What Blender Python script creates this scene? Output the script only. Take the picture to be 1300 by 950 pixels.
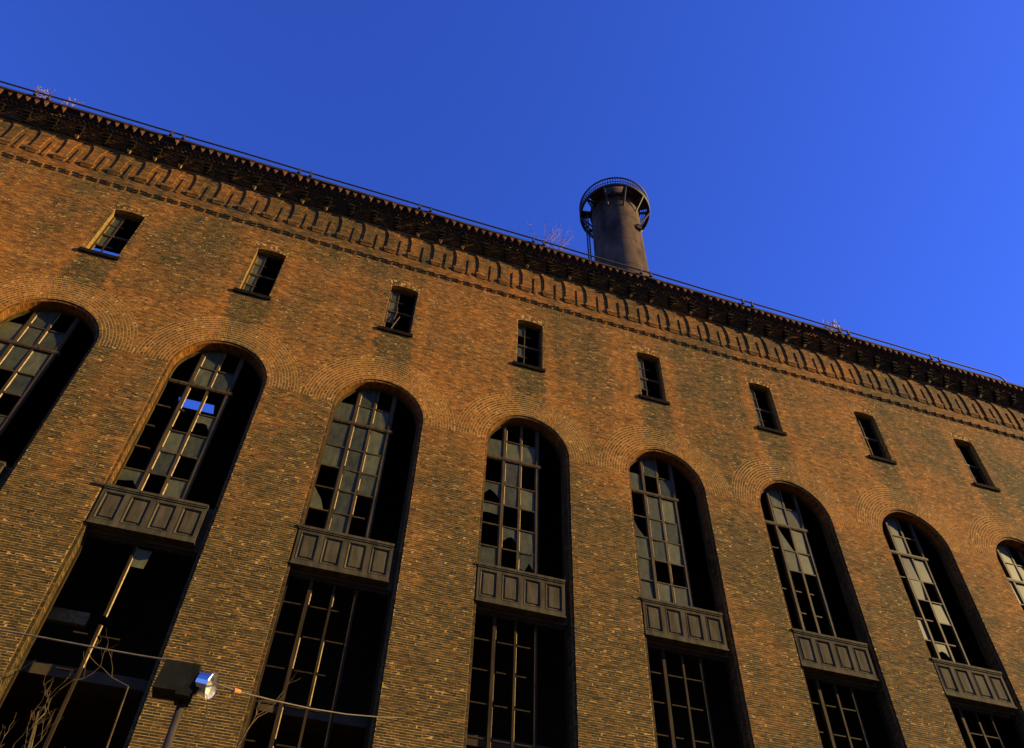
import bpy, math, random
import numpy as np
from mathutils import Vector, Matrix

random.seed(7)
rng = np.random.default_rng(11)
for o in list(bpy.data.objects):
    bpy.data.objects.remove(o)
SC = bpy.context.scene
COL = SC.collection
GZ = -1.6                      # ground level; the camera's eye is at z = 0
S = 5.8                        # bay spacing in metres

# ------------------------------------------------------------------ camera
CAMP = np.array([2.7657 * S, -3.726 * S, 0.0])
PITCH, ROLL, YAW, FPX = 0.8494, -0.0461, -0.2847, 991.0

def cam_rot():
    cx, sx = math.cos(PITCH), math.sin(PITCH)
    cy, sy = math.cos(ROLL), math.sin(ROLL)
    cz, sz = math.cos(YAW), math.sin(YAW)
    Rz = np.array([[cz, sz, 0], [-sz, cz, 0], [0, 0, 1.]])
    B = np.array([[1, 0, 0], [0, 0, -1], [0, 1, 0.]])
    Rp = np.array([[1, 0, 0], [0, cx, sx], [0, -sx, cx]])
    Rr = np.array([[cy, sy, 0], [-sy, cy, 0], [0, 0, 1.]])
    return Rr @ Rp @ B @ Rz

CR = cam_rot()

def project(P):
    q = (np.atleast_2d(P) - CAMP) @ CR.T
    return 650 + FPX * q[:, 0] / q[:, 2], 430 + FPX * q[:, 1] / q[:, 2]

def ray_at_y(u, v, y):
    d = CR.T @ np.array([(u - 650) / FPX, (v - 430) / FPX, 1])
    t = (y - CAMP[1]) / d[1]
    return CAMP + t * d

cd = bpy.data.cameras.new('camera')
cd.sensor_width = 36
cd.lens = 36 * FPX / 1300
cd.shift_y = -45 / 1300
cd.clip_start = 0.1
cd.clip_end = 6000
cam = bpy.data.objects.new('camera', cd)
COL.objects.link(cam)
M3 = Matrix((CR[0], -CR[1], -CR[2])).transposed()
cam.matrix_world = Matrix.Translation(Vector(CAMP)) @ M3.to_4x4()
SC.camera = cam

# ------------------------------------------------------------------ light
SUN = Vector((0.214, -0.080, 0.096)).normalized()
SUN_EL = math.asin(SUN.z)
SUN_AZ = math.atan2(SUN.x, SUN.y)
w = bpy.data.worlds.new('World')
SC.world = w
w.use_nodes = True
nt = w.node_tree
bg = nt.nodes['Background']
sky = nt.nodes.new('ShaderNodeTexSky')
sky.sky_type = 'NISHITA'
sky.sun_disc = False
sky.sun_elevation = SUN_EL
sky.sun_rotation = SUN_AZ
sky.altitude = 0
sky.air_density = 1.0
sky.dust_density = 0.3
sky.ozone_density = 4.0
# polarised slide-film blue: one tint over the whole sky, with a shoulder for its brightest part
tint = nt.nodes.new('ShaderNodeVectorMath'); tint.operation = 'MULTIPLY'
tint.inputs[1].default_value = (0.70, 1.09, 3.0)
shoulder = nt.nodes.new('ShaderNodeVectorMath'); shoulder.operation = 'MINIMUM'
shoulder.inputs[1].default_value = (1.8, 3.4, 10.5)
nt.links.new(sky.outputs[0], tint.inputs[0])
nt.links.new(tint.outputs[0], shoulder.inputs[0])
nt.links.new(shoulder.outputs[0], bg.inputs[0])
bg.inputs[1].default_value = 0.054
sl = bpy.data.lights.new('sun', 'SUN')
sl.energy = 5.0
sl.angle = math.radians(0.5)
sl.color = (1.0, 0.72, 0.30)
so = bpy.data.objects.new('sun', sl)
COL.objects.link(so)
so.rotation_euler = SUN.to_track_quat('Z', 'Y').to_euler()
so.location = (80, -60, 60)
SC.view_settings.view_transform = 'Standard'
SC.view_settings.look = 'None'
SC.view_settings.gamma = 1
SC.view_settings.use_curve_mapping = False
SC.view_settings.exposure = 0.85

# ------------------------------------------------------------------ helpers
WLOC = {}

def link(name, mesh, mat=None, parent=None, loc=(0, 0, 0), rot=None, scale=None):
    o = bpy.data.objects.new(name, mesh)
    COL.objects.link(o)
    if mat is not None and mesh is not None and not mesh.materials:
        mesh.materials.append(mat)
    l = Vector(loc)
    WLOC[o.name] = l
    if parent is not None:
        o.parent = parent
        o.location = l - WLOC[parent.name]
    else:
        o.location = l
    if rot is not None:
        o.rotation_euler = rot
    if scale is not None:
        o.scale = scale
    return o

def tag(o, label, cat, group=None, kind=None):
    if label: o['label'] = label
    if cat: o['category'] = cat
    if group: o['group'] = group
    if kind: o['kind'] = kind
    return o

class MB:
    """collects vertices and faces of one mesh"""
    def __init__(s):
        s.v, s.f, s.t = [], [], []
    def add(s, vs, fs, tone=None):
        b = len(s.v)
        s.v += [tuple(p) for p in vs]
        s.f += [tuple(b + i for i in f) for f in fs]
        s.t += [random.random() if tone is None else tone] * len(fs)
    def box(s, x0, x1, y0, y1, z0, z1, tone=None):
        s.add([(x0, y0, z0), (x1, y0, z0), (x1, y1, z0), (x0, y1, z0), (x0, y0, z1), (x1, y0, z1), (x1, y1, z1), (x0, y1, z1)],
              [(0, 3, 2, 1), (4, 5, 6, 7), (0, 1, 5, 4), (1, 2, 6, 5), (2, 3, 7, 6), (3, 0, 4, 7)], tone)
    def prism(s, pts, y0, y1, tone=None):
        """outline pts (x, z), counter-clockwise seen from -y, extruded from y0 (front) to y1"""
        n = len(pts)
        vs = [(x, y0, z) for x, z in pts] + [(x, y1, z) for x, z in pts]
        fs = [tuple(range(n)), tuple(range(2 * n - 1, n - 1, -1))]
        for i in range(n):
            j = (i + 1) % n
            fs.append((i, i + n, j + n, j))
        s.add(vs, fs, tone)
    def hexa(s, bot, top, tone=None):
        """8 corner solid from two quads"""
        s.add(list(bot) + list(top), [(0, 3, 2, 1), (4, 5, 6, 7), (0, 1, 5, 4), (1, 2, 6, 5), (2, 3, 7, 6), (3, 0, 4, 7)], tone)
    def tube(s, pts, r, n=6, tone=None, cap=True):
        pts = [Vector(p) for p in pts]
        rs = r if isinstance(r, (list, tuple)) else [r] * len(pts)
        rings = []
        vs, fs = [], []
        for i, p in enumerate(pts):
            d = (pts[min(i + 1, len(pts) - 1)] - pts[max(i - 1, 0)]).normalized()
            a = d.cross(Vector((0, 0, 1)))
            if a.length < 1e-3: a = d.cross(Vector((1, 0, 0)))
            a.normalize(); b = d.cross(a)
            for k in range(n):
                th = 2 * math.pi * k / n
                vs.append(p + (a * math.cos(th) + b * math.sin(th)) * rs[i])
        for i in range(len(pts) - 1):
            for k in range(n):
                k2 = (k + 1) % n
                fs.append((i * n + k, (i + 1) * n + k, (i + 1) * n + k2, i * n + k2))
        if cap:
            fs.append(tuple(range(n))); fs.append(tuple(range(len(vs) - 1, len(vs) - n - 1, -1)))
        s.add(vs, fs, tone)
    def mesh(s, name, smooth=False):
        m = bpy.data.meshes.new(name)
        m.from_pydata(s.v, [], s.f)
        a = m.attributes.new('tone', 'FLOAT', 'FACE')
        a.data.foreach_set('value', np.array(s.t, dtype=np.float32))
        if smooth:
            m.polygons.foreach_set('use_smooth', [True] * len(m.polygons))
        m.update()
        return m
    def build(s, name, mat, parent=None, loc=(0, 0, 0), smooth=False):
        return link(name, s.mesh(name, smooth), mat, parent, loc)

def fast_mesh(name, V, F, tone):
    """V (n,3), F (m,4) numpy quads"""
    m = bpy.data.meshes.new(name)
    m.vertices.add(len(V)); m.vertices.foreach_set('co', V.astype(np.float32).ravel())
    m.loops.add(F.size); m.loops.foreach_set('vertex_index', F.astype(np.int32).ravel())
    m.polygons.add(len(F)); m.polygons.foreach_set('loop_start', np.arange(0, F.size, 4, dtype=np.int32))
    m.polygons.foreach_set('use_smooth', np.zeros(len(F), dtype=bool))
    a = m.attributes.new('tone', 'FLOAT', 'FACE')
    a.data.foreach_set('value', tone.astype(np.float32))
    m.update(calc_edges=True)
    return m

def bricks_mesh(name, C, U, V, W, tone, back=False):
    """oriented boxes: C base centre, U and V half vectors, W outward depth vector"""
    n = len(C)
    P = np.empty((n, 8, 3))
    k = 0
    for wv in (0, 1):
        for (a, b) in ((-1, -1), (1, -1), (1, 1), (-1, 1)):
            P[:, k] = C + a * U + b * V + wv * W
            k += 1
    f = [(4, 5, 6, 7), (0, 1, 5, 4), (1, 2, 6, 5), (2, 3, 7, 6), (3, 0, 4, 7)]
    if back: f.append((0, 3, 2, 1))
    F = (np.arange(n)[:, None, None] * 8 + np.array(f)[None]).reshape(-1, 4)
    return fast_mesh(name, P.reshape(-1, 3), F, np.repeat(tone, len(f)))

# ------------------------------------------------------------------ materials
def new_mat(name):
    m = bpy.data.materials.new(name)
    m.use_nodes = True
    t = m.node_tree
    return m, t, t.nodes['Principled BSDF']

def N(t, typ, **kw):
    n = t.nodes.new(typ)
    for k, v in kw.items():
        if k in n.inputs: n.inputs[k].default_value = v
        else: setattr(n, k, v)
    return n

def ramp(t, stops):
    r = t.nodes.new('ShaderNodeValToRGB')
    e = r.color_ramp.elements
    while len(e) > 1: e.remove(e[-1])
    e[0].position = stops[0][0]; e[0].color = (*stops[0][1], 1)
    for p, c in stops[1:]:
        k = e.new(p); k.color = (*c, 1)
    return r

def noise_of(t, vec, scale, detail=4, rough=0.55):
    n = N(t, 'ShaderNodeTexNoise')
    n.inputs['Scale'].default_value = scale
    n.inputs['Detail'].default_value = detail
    n.inputs['Roughness'].default_value = rough
    t.links.new(vec, n.inputs['Vector'])
    return n.outputs['Fac']

def mapped(t, pos, scale):
    m = N(t, 'ShaderNodeMapping')
    m.inputs['Scale'].default_value = scale
    t.links.new(pos, m.inputs['Vector'])
    return m.outputs[0]

def math_(t, op, a, b=None, clamp=False):
    n = N(t, 'ShaderNodeMath', operation=op, use_clamp=clamp)
    for i, x in enumerate((a, b)):
        if x is None: continue
        if isinstance(x, (int, float)): n.inputs[i].default_value = x
        else: t.links.new(x, n.inputs[i])
    return n.outputs[0]

def mixc(t, fac, a, b, mode='MIX'):
    n = N(t, 'ShaderNodeMix', data_type='RGBA', blend_type=mode)
    for i, x in ((0, fac), (6, a), (7, b)):
        if isinstance(x, (int, float)): n.inputs[i].default_value = x
        elif isinstance(x, tuple): n.inputs[i].default_value = (*x, 1)
        else: t.links.new(x, n.inputs[i])
    return n.outputs[2]

def weathering(t, pos):
    """0..1 how much soot lies on the masonry: broad patches, course-wise streaks, runs down the wall,
    heaviest on the lower storeys and right under the cornice"""
    a = noise_of(t, mapped(t, pos, (0.17, 0.17, 0.22)), 1.0, 6, 0.6)
    b = noise_of(t, mapped(t, pos, (0.45, 0.45, 3.0)), 1.0, 4)
    c = noise_of(t, mapped(t, pos, (0.9, 0.9, 0.07)), 1.0, 5, 0.6)
    s = math_(t, 'ADD', math_(t, 'MULTIPLY', a, 0.52), math_(t, 'MULTIPLY', b, 0.20))
    s = math_(t, 'ADD', s, math_(t, 'MULTIPLY', c, 0.28))
    sx = N(t, 'ShaderNodeSeparateXYZ'); t.links.new(pos, sx.inputs[0])
    lo = N(t, 'ShaderNodeMapRange'); t.links.new(sx.outputs[2], lo.inputs['Value'])
    lo.inputs['From Min'].default_value = 9; lo.inputs['From Max'].default_value = 22.5
    lo.inputs['To Min'].default_value = 0.105; lo.inputs['To Max'].default_value = -0.03
    hi = N(t, 'ShaderNodeMapRange'); t.links.new(sx.outputs[2], hi.inputs['Value'])
    hi.inputs['From Min'].default_value = 23.5; hi.inputs['From Max'].default_value = 28.5
    hi.inputs['To Min'].default_value = 0.0; hi.inputs['To Max'].default_value = 0.05
    s = math_(t, 'ADD', s, math_(t, 'ADD', lo.outputs[0], hi.outputs[0]))
    # runs of soot below each upper window sill, rain-washed strips at the sill's two ends
    u = math_(t, 'ABSOLUTE', math_(t, 'SUBTRACT', math_(t, 'FRACT', math_(t, 'ADD', math_(t, 'DIVIDE', sx.outputs[0], S), 10.5)), 0.5))
    u = math_(t, 'ADD', math_(t, 'MULTIPLY', u, S), math_(t, 'MULTIPLY', math_(t, 'SUBTRACT', noise_of(t, pos, 1.6, 3), 0.5), 0.7))
    def band_(v, a0, a1, b0, b1):
        q = N(t, 'ShaderNodeMapRange'); t.links.new(v, q.inputs['Value'])
        q.inputs['From Min'].default_value = a0; q.inputs['From Max'].default_value = a1
        q.inputs['To Min'].default_value = b0; q.inputs['To Max'].default_value = b1
        return q.outputs[0]
    zs_ = sx.outputs[2]
    under = math_(t, 'MULTIPLY', band_(zs_, 20.6, 23.9, 0, 1), band_(zs_, 23.95, 24.15, 1, 0))
    stain = math_(t, 'MULTIPLY', band_(u, 0.35, 0.95, 1, 0), under)
    wash = math_(t, 'MULTIPLY', math_(t, 'MULTIPLY', band_(u, 0.7, 0.85, 0, 1), band_(u, 1.0, 1.25, 1, 0)), math_(t, 'MULTIPLY', band_(zs_, 20.0, 23.0, 0, 1), band_(zs_, 26.5, 28.6, 1, 0.2)))
    s = math_(t, 'ADD', s, math_(t, 'SUBTRACT', math_(t, 'MULTIPLY', stain, 0.17), math_(t, 'MULTIPLY', wash, 0.06)))
    r = N(t, 'ShaderNodeMapRange'); r.inputs['From Min'].default_value = 0.42; r.inputs['From Max'].default_value = 0.56
    t.links.new(s, r.inputs['Value'])
    return r.outputs[0]

BRICK_CLEAN = [(0.0, (0.085, 0.036, 0.006)), (0.25, (0.175, 0.066, 0.008)), (0.6, (0.30, 0.108, 0.010)), (0.88, (0.44, 0.158, 0.014)), (1.0, (0.46, 0.18, 0.028))]
BRICK_GRIMY = [(0.0, (0.024, 0.019, 0.005)), (0.35, (0.050, 0.035, 0.007)), (0.7, (0.092, 0.056, 0.009)), (0.9, (0.18, 0.080, 0.012)), (1.0, (0.25, 0.100, 0.016))]

def brick_material(name):
    m, t, p = new_mat(name)
    at = N(t, 'ShaderNodeAttribute', attribute_name='tone')
    pos = N(t, 'ShaderNodeNewGeometry').outputs['Position']
    fine = noise_of(t, pos, 28, 3)
    tone = math_(t, 'ADD', at.outputs['Fac'], math_(t, 'MULTIPLY', math_(t, 'SUBTRACT', fine, 0.5), 0.5), clamp=True)
    r1 = ramp(t, BRICK_CLEAN); r2 = ramp(t, BRICK_GRIMY)
    t.links.new(tone, r1.inputs[0]); t.links.new(tone, r2.inputs[0])
    g = weathering(t, pos)
    c = mixc(t, g, r1.outputs[0], r2.outputs[0])
    salt = ramp(t, [(0.58, (0, 0, 0)), (0.72, (1, 1, 1))])
    t.links.new(noise_of(t, mapped(t, pos, (0.55, 0.55, 0.9)), 1.3, 7, 0.72), salt.inputs[0])
    c = mixc(t, math_(t, 'MULTIPLY', salt.outputs[0], 0.45), c, (0.34, 0.20, 0.075))
    t.links.new(c, p.inputs['Base Color'])
    p.inputs['Roughness'].default_value = 0.9
    p.inputs['Specular IOR Level'].default_value = 0.2
    bp = N(t, 'ShaderNodeBump'); bp.inputs['Strength'].default_value = 0.4; bp.inputs['Distance'].default_value = 0.01
    t.links.new(noise_of(t, pos, 60, 4), bp.inputs['Height']); t.links.new(bp.outputs[0], p.inputs['Normal'])
    return m

def coursed_material(name):
    """brickwork print for the mouldings of the cornice, laid in courses along x and z"""
    m, t, p = new_mat(name)
    pos = N(t, 'ShaderNodeNewGeometry').outputs['Position']
    sx = N(t, 'ShaderNodeSeparateXYZ'); t.links.new(pos, sx.inputs[0])
    cb = N(t, 'ShaderNodeCombineXYZ')
    t.links.new(math_(t, 'ADD', sx.outputs[0], sx.outputs[1]), cb.inputs[0]); t.links.new(sx.outputs[2], cb.inputs[1])
    bt = N(t, 'ShaderNodeTexBrick')
    bt.inputs['Scale'].default_value = 1.0
    bt.inputs['Brick Width'].default_value = 0.21
    bt.inputs['Row Height'].default_value = 0.0713
    bt.inputs['Mortar Size'].default_value = 0.006
    bt.inputs['Color1'].default_value = (0, 0, 0, 1); bt.inputs['Color2'].default_value = (1, 1, 1, 1)
    bt.inputs['Mortar'].default_value = (0.5, 0.5, 0.5, 1)
    t.links.new(cb.outputs[0], bt.inputs['Vector'])
    tone = math_(t, 'ADD', math_(t, 'MULTIPLY', bt.outputs['Color'], 0.75), math_(t, 'MULTIPLY', noise_of(t, pos, 9, 3), 0.4), clamp=True)
    r1 = ramp(t, BRICK_CLEAN); r2 = ramp(t, BRICK_GRIMY)
    t.links.new(tone, r1.inputs[0]); t.links.new(tone, r2.inputs[0])
    g = math_(t, 'ADD', math_(t, 'MULTIPLY', weathering(t, pos), 0.8), 0.2, clamp=True)
    c = mixc(t, g, r1.outputs[0], r2.outputs[0])
    c = mixc(t, math_(t, 'MULTIPLY', bt.outputs['Fac'], 0.5), c, (0.17, 0.11, 0.04))
    t.links.new(c, p.inputs['Base Color'])
    p.inputs['Roughness'].default_value = 0.92
    p.inputs['Specular IOR Level'].default_value = 0.2
    bp = N(t, 'ShaderNodeBump'); bp.inputs['Strength'].default_value = 0.6; bp.inputs['Distance'].default_value = 0.012
    t.links.new(math_(t, 'SUBTRACT', noise_of(t, pos, 30, 4), bt.outputs['Fac']), bp.inputs['Height']); t.links.new(bp.outputs[0], p.inputs['Normal'])
    return m

def plain(name, c1, c2, scale=6.0, rough=0.8, spec=0.3, metal=0.0, stretch=(1, 1, 1), bump=0.3, lo=0.35, hi=0.65):
    m, t, p = new_mat(name)
    pos = N(t, 'ShaderNodeNewGeometry').outputs['Position']
    f = noise_of(t, mapped(t, pos, stretch), scale, 6, 0.62)
    r = ramp(t, [(lo, c1), (hi, c2)])
    t.links.new(f, r.inputs[0])
    t.links.new(r.outputs[0], p.inputs['Base Color'])
    p.inputs['Roughness'].default_value = rough
    p.inputs['Specular IOR Level'].default_value = spec
    p.inputs['Metallic'].default_value = metal
    if bump:
        bp = N(t, 'ShaderNodeBump'); bp.inputs['Strength'].default_value = bump; bp.inputs['Distance'].default_value = 0.02
        t.links.new(f, bp.inputs['Height']); t.links.new(bp.outputs[0], p.inputs['Normal'])
    return m

MB_BRICK = brick_material('weathered_brick')
M_COURSE = coursed_material('coursed_brick')
def soot_shade_brick():  # darkened colour: shade of the reveals, soot and shade under the cornice
    m = brick_material('brick_with_soot_and_shade')
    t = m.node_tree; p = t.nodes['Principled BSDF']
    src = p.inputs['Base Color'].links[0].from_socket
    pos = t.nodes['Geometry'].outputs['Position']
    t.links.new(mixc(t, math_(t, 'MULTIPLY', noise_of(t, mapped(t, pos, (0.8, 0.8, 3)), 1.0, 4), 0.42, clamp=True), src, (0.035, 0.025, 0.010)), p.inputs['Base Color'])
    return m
M_SOOTSHADEBRICK = soot_shade_brick()
M_MORTAR = plain('lime_mortar', (0.36, 0.215, 0.048), (0.56, 0.345, 0.088), 1.1, 0.95, 0.1)
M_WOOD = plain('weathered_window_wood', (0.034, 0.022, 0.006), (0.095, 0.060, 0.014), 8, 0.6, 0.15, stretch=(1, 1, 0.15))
M_PANEL = plain('dark_painted_panel', (0.030, 0.024, 0.011), (0.105, 0.085, 0.040), 2.6, 0.85, 0.12, stretch=(1.6, 1.6, 0.35), lo=0.3, hi=0.7)
M_WOODDARK = plain('dark_window_wood', (0.018, 0.012, 0.004), (0.05, 0.032, 0.009), 8, 0.7, 0.1, stretch=(1, 1, 0.15))  # darker wood tone for the lower windows
M_BLACK = plain('soot_shade_black', (0.006, 0.005, 0.0035), (0.02, 0.014, 0.008), 5, 0.95, 0.05)  # near-black: weathered sills, and brackets with underside shade in their colour
M_PUTTY = plain('old_putty', (0.12, 0.07, 0.014), (0.34, 0.215, 0.05), 9, 0.5, 0.4)
M_SILL = plain('sooty_sill_stone', (0.02, 0.015, 0.007), (0.05, 0.035, 0.014), 5, 0.9, 0.2)
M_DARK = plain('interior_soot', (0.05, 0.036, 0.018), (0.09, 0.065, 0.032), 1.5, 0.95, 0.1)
M_COPING = plain('sooty_coping', (0.03, 0.022, 0.014), (0.06, 0.042, 0.024), 2.5, 0.85, 0.2)
M_TERRA = plain('terracotta', (0.07, 0.036, 0.014), (0.19, 0.085, 0.032), 5, 0.85, 0.2)
M_PIPE = plain('rusty_pipe', (0.035, 0.028, 0.024), (0.07, 0.05, 0.036), 7, 0.6, 0.4)
M_STACK = plain('rusted_stack_steel', (0.040, 0.025, 0.014), (0.15, 0.095, 0.052), 0.9, 0.8, 0.1, stretch=(1, 1, 0.35))
M_STEEL = plain('dark_steel', (0.02, 0.016, 0.012), (0.045, 0.032, 0.02), 3, 0.6, 0.4)
M_TWIG = plain('bare_bark', (0.05, 0.034, 0.010), (0.13, 0.088, 0.026), 9, 0.85, 0.2)
M_WEED = plain('dry_weed', (0.24, 0.16, 0.11), (0.36, 0.25, 0.18), 9, 0.8, 0.2)
M_WEEDY = plain('yellow_weed', (0.42, 0.32, 0.06), (0.58, 0.44, 0.10), 9, 0.8, 0.2)
M_HOUSING = plain('lamp_housing', (0.008, 0.0085, 0.006), (0.016, 0.016, 0.011), 4, 0.9, 0.05)
M_CHROME = plain('polished_reflector', (0.75, 0.75, 0.75), (0.85, 0.85, 0.85), 3, 0.18, 0.5, metal=1.0, bump=0.05)
M_CABLE = plain('old_cable', (0.10, 0.085, 0.05), (0.17, 0.14, 0.085), 6, 0.7, 0.3)
M_GROUND = plain('dirt_ground', (0.03, 0.026, 0.02), (0.07, 0.058, 0.042), 0.6, 0.95, 0.1)
M_ROOF = plain('roofing_felt', (0.03, 0.03, 0.03), (0.06, 0.055, 0.05), 1.5, 0.9, 0.2)
M_CERAMIC = plain('insulator_glaze', (0.50, 0.18, 0.05), (0.60, 0.24, 0.07), 6, 0.3, 0.5)

M_ENAMEL = plain('white_enamel', (0.30, 0.28, 0.22), (0.55, 0.52, 0.44), 6, 0.35, 0.5, bump=0.0)

def glass_material():
    m, t, p = new_mat('dusty_window_glass')
    at = N(t, 'ShaderNodeAttribute', attribute_name='tone')
    pos = N(t, 'ShaderNodeNewGeometry').outputs['Position']
    f = noise_of(t, mapped(t, pos, (2, 2, 1.0)), 2.2, 6, 0.65)
    f = math_(t, 'ADD', math_(t, 'MULTIPLY', f, 0.8), math_(t, 'MULTIPLY', at.outputs['Fac'], 0.35))
    r = ramp(t, [(0.35, (0.028, 0.030, 0.010)), (0.6, (0.062, 0.064, 0.021)), (0.85, (0.115, 0.113, 0.040))])
    t.links.new(f, r.inputs[0]); t.links.new(r.outputs[0], p.inputs['Base Color'])
    p.inputs['Roughness'].default_value = 0.45
    p.inputs['Specular IOR Level'].default_value = 0.18
    return m
M_GLASS = glass_material()

# ------------------------------------------------------------------ ground
g = MB()
g.add([(-2500, -2500, GZ), (2500, -2500, GZ), (2500, 2500, GZ), (-2500, 2500, GZ)], [(0, 1, 2, 3)])
tag(g.build('ground', M_GROUND), None, None, kind='structure')

# ------------------------------------------------------------------ the building
BLD = link('power_station_building', None, loc=(0, 0, GZ))
tag(BLD, 'long derelict brick power station with arched windows and corbelled cornice under the sky', 'building')

BAYS = list(range(-2, 11))
R = 0.2906 * S                # arch radius 1.685
ZS = 3.3718 * S               # springing 19.56
RING_N, RING_T = 11, 0.1095
RO = R + RING_N * RING_T
ZB = 4.4                      # bottom of the tall openings
SW_A = 0.1018 * S             # half width of the small windows
SW_T, SW_B = 4.6556 * S, 4.1586 * S + 0.05
SW_RISE = 0.10
HEAD_R = (SW_A ** 2 + SW_RISE ** 2) / (2 * SW_RISE)
Z_FRIEZE = 28.62
X0, X1 = (BAYS[0] - 0.5) * S, (BAYS[-1] + 0.5) * S
CH = 0.0713                   # course height

def arch_half(z, r):
    if z < ZB: return 0.0
    if z <= ZS: return r
    d = z - ZS
    return math.sqrt(r * r - d * d) if d < r else 0.0

def sw_half(z):
    if z <= SW_B or z >= SW_T + SW_RISE: return 0.0
    if z <= SW_T: return SW_A
    return SW_A * math.sqrt(max(0, 1 - (z - SW_T) / SW_RISE))

# mortar core of the wall, one sheet with the openings left out
wall = MB()
levels = sorted(set([GZ, ZB - 0.001, ZB, ZS] + list(np.arange(ZS, ZS + R, 0.06)) + [ZS + R - 0.02, ZS + R - 0.006, ZS + R, SW_B - 0.0005, SW_B + 0.0005, SW_T, SW_T + 0.05, SW_T + 0.08, SW_T + SW_RISE, Z_FRIEZE]))
for k in BAYS:
    c, l, r_ = k * S, (k - 0.5) * S, (k + 0.5) * S
    for za, zb in zip(levels[:-1], levels[1:]):
        ha = max(arch_half(za, R), sw_half(za)); hb = max(arch_half(zb, R), sw_half(zb))
        y = 0.002
        if ha == 0 and hb == 0:
            wall.add([(l, y, za), (r_, y, za), (r_, y, zb), (l, y, zb)], [(0, 1, 2, 3)])
        else:
            wall.add([(l, y, za), (c - ha, y, za), (c - hb, y, zb), (l, y, zb)], [(0, 1, 2, 3)])
            wall.add([(c + ha, y, za), (r_, y, za), (r_, y, zb), (c + hb, y, zb)], [(0, 1, 2, 3)])
WALL = wall.build('wall', M_MORTAR, BLD)

# bricks of the wall face: running bond, a header course every seventh
bx, bz, bw = [], [], []
zc = 4.6
i = 0
while zc + CH < Z_FRIEZE + 0.005:
    zm = zc + CH / 2
    header = (i % 7 == 3)
    pitch = 0.105 if header else 0.21
    segs, last = [], X0
    for k in BAYS:
        c = k * S
        h = 0.0
        dz = zm - ZS
        if zm <= ZS: h = R
        elif dz < RO: h = min(math.sqrt(RO * RO - dz * dz), S / 2)
        h = max(h, max(sw_half(zm), sw_half(zm - CH / 2), sw_half(zm + CH / 2)))
        zt_ = zm + CH / 2 - SW_T
        if -0.02 < zt_ and zm - SW_RISE - SW_T + HEAD_R < HEAD_R + 0.355:                       # brick head over the small window
            h = max(h, min(SW_A + 0.07 + 0.39 * (zt_ - CH / 2), math.sqrt(max(0.0, (HEAD_R + 0.355) ** 2 - (zm - SW_T - SW_RISE + HEAD_R) ** 2))))
        if h > 0:
            segs.append((last, c - h)); last = c + h
    segs.append((last, X1))
    off = (pitch / 2 if i % 2 else 0) + (0.0525 if header else 0) + random.uniform(-.02, .02)
    for a, b in segs:
        if b - a < 0.03: continue
        x = math.floor((a - off) / pitch) * pitch + off
        while x < b:
            xa, xb = max(x, a), min(x + pitch, b)
            if xb - xa > 0.035:
                bx.append((xa + xb) / 2); bw.append(xb - xa); bz.append(zm)
            x += pitch
    zc += CH; i += 1
bx, bz, bw = map(np.array, (bx, bz, bw))
# keep what the photograph and a step to its sides can see
u, v = project(np.stack([bx, 0 * bx, bz], 1))
keep = (u > -260) & (u < 1560) & (v < 1130)
bx, bz, bw = bx[keep], bz[keep], bw[keep]
n = len(bx)
jx, jz = rng.normal(0, 0.0022, n), rng.normal(0, 0.0016, n)
dep = 0.0075 + np.clip(rng.normal(0.0, 0.0016, n), -0.003, 0.005)
tone = np.clip(rng.beta(2.6, 2.8, n), 0, 1)
C = np.stack([bx + jx, np.full(n, 0.006), bz + jz], 1)
U = np.stack([bw / 2 - 0.0050, rng.normal(0, 0.0010, n), rng.normal(0, 0.0008, n)], 1)
V = np.stack([0 * bx, rng.normal(0, 0.001, n), np.full(n, CH / 2 - 0.0072)], 1)
W = np.stack([0 * bx, -dep, 0 * bx], 1)
# the 300 bricks that show largest are parts of their own
u, v = project(C)
dist = np.linalg.norm(C - CAMP, axis=1)
inside = (u > 2) & (u < 1298) & (v > 2) & (v < 948)
cosv = np.abs((C - CAMP)[:, 1]) / dist
score = np.where(inside & (bw > 0.16), bw * cosv / dist ** 2, 0)
big = np.argsort(-score)[:300]
rest = np.ones(n, bool); rest[big] = False
proto = []
for q in range(16):
    m = MB(); d = 0.0; ch_ = 0.006
    t_ = (q + 0.5) / 16
    hx, hz = 0.0995, CH / 2 - 0.0072
    jj = [random.uniform(-0.003, 0.003) for _ in range(8)]
    m.hexa([(-hx, 0, -hz), (hx, 0, -hz), (hx, 0, hz), (-hx, 0, hz)],
           [(-hx + 0.003 + jj[0], -0.010, -hz + 0.003), (hx - 0.003 + jj[1], -0.010 + jj[2] * .5, -hz + 0.003 + jj[3]), (hx - 0.003, -0.010, hz - 0.003 + jj[4]), (-hx + 0.003, -0.010 + jj[5] * .5, hz - 0.003)], t_)
    mm = m.mesh('brick'); mm.materials.append(MB_BRICK); proto.append(mm)
for j in big:
    q = min(15, int(tone[j] * 16))
    link('brick', proto[q], None, WALL, (C[j, 0], 0.0075, C[j, 2]), scale=((bw[j] - 0.011) / 0.199, 1 + random.uniform(-.2, .4), 1))
o = link('brickwork', bricks_mesh('brickwork', C[rest], U[rest], V[rest], W[rest], tone[rest]), MB_BRICK, BLD)
o['kind'] = 'stuff'

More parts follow.
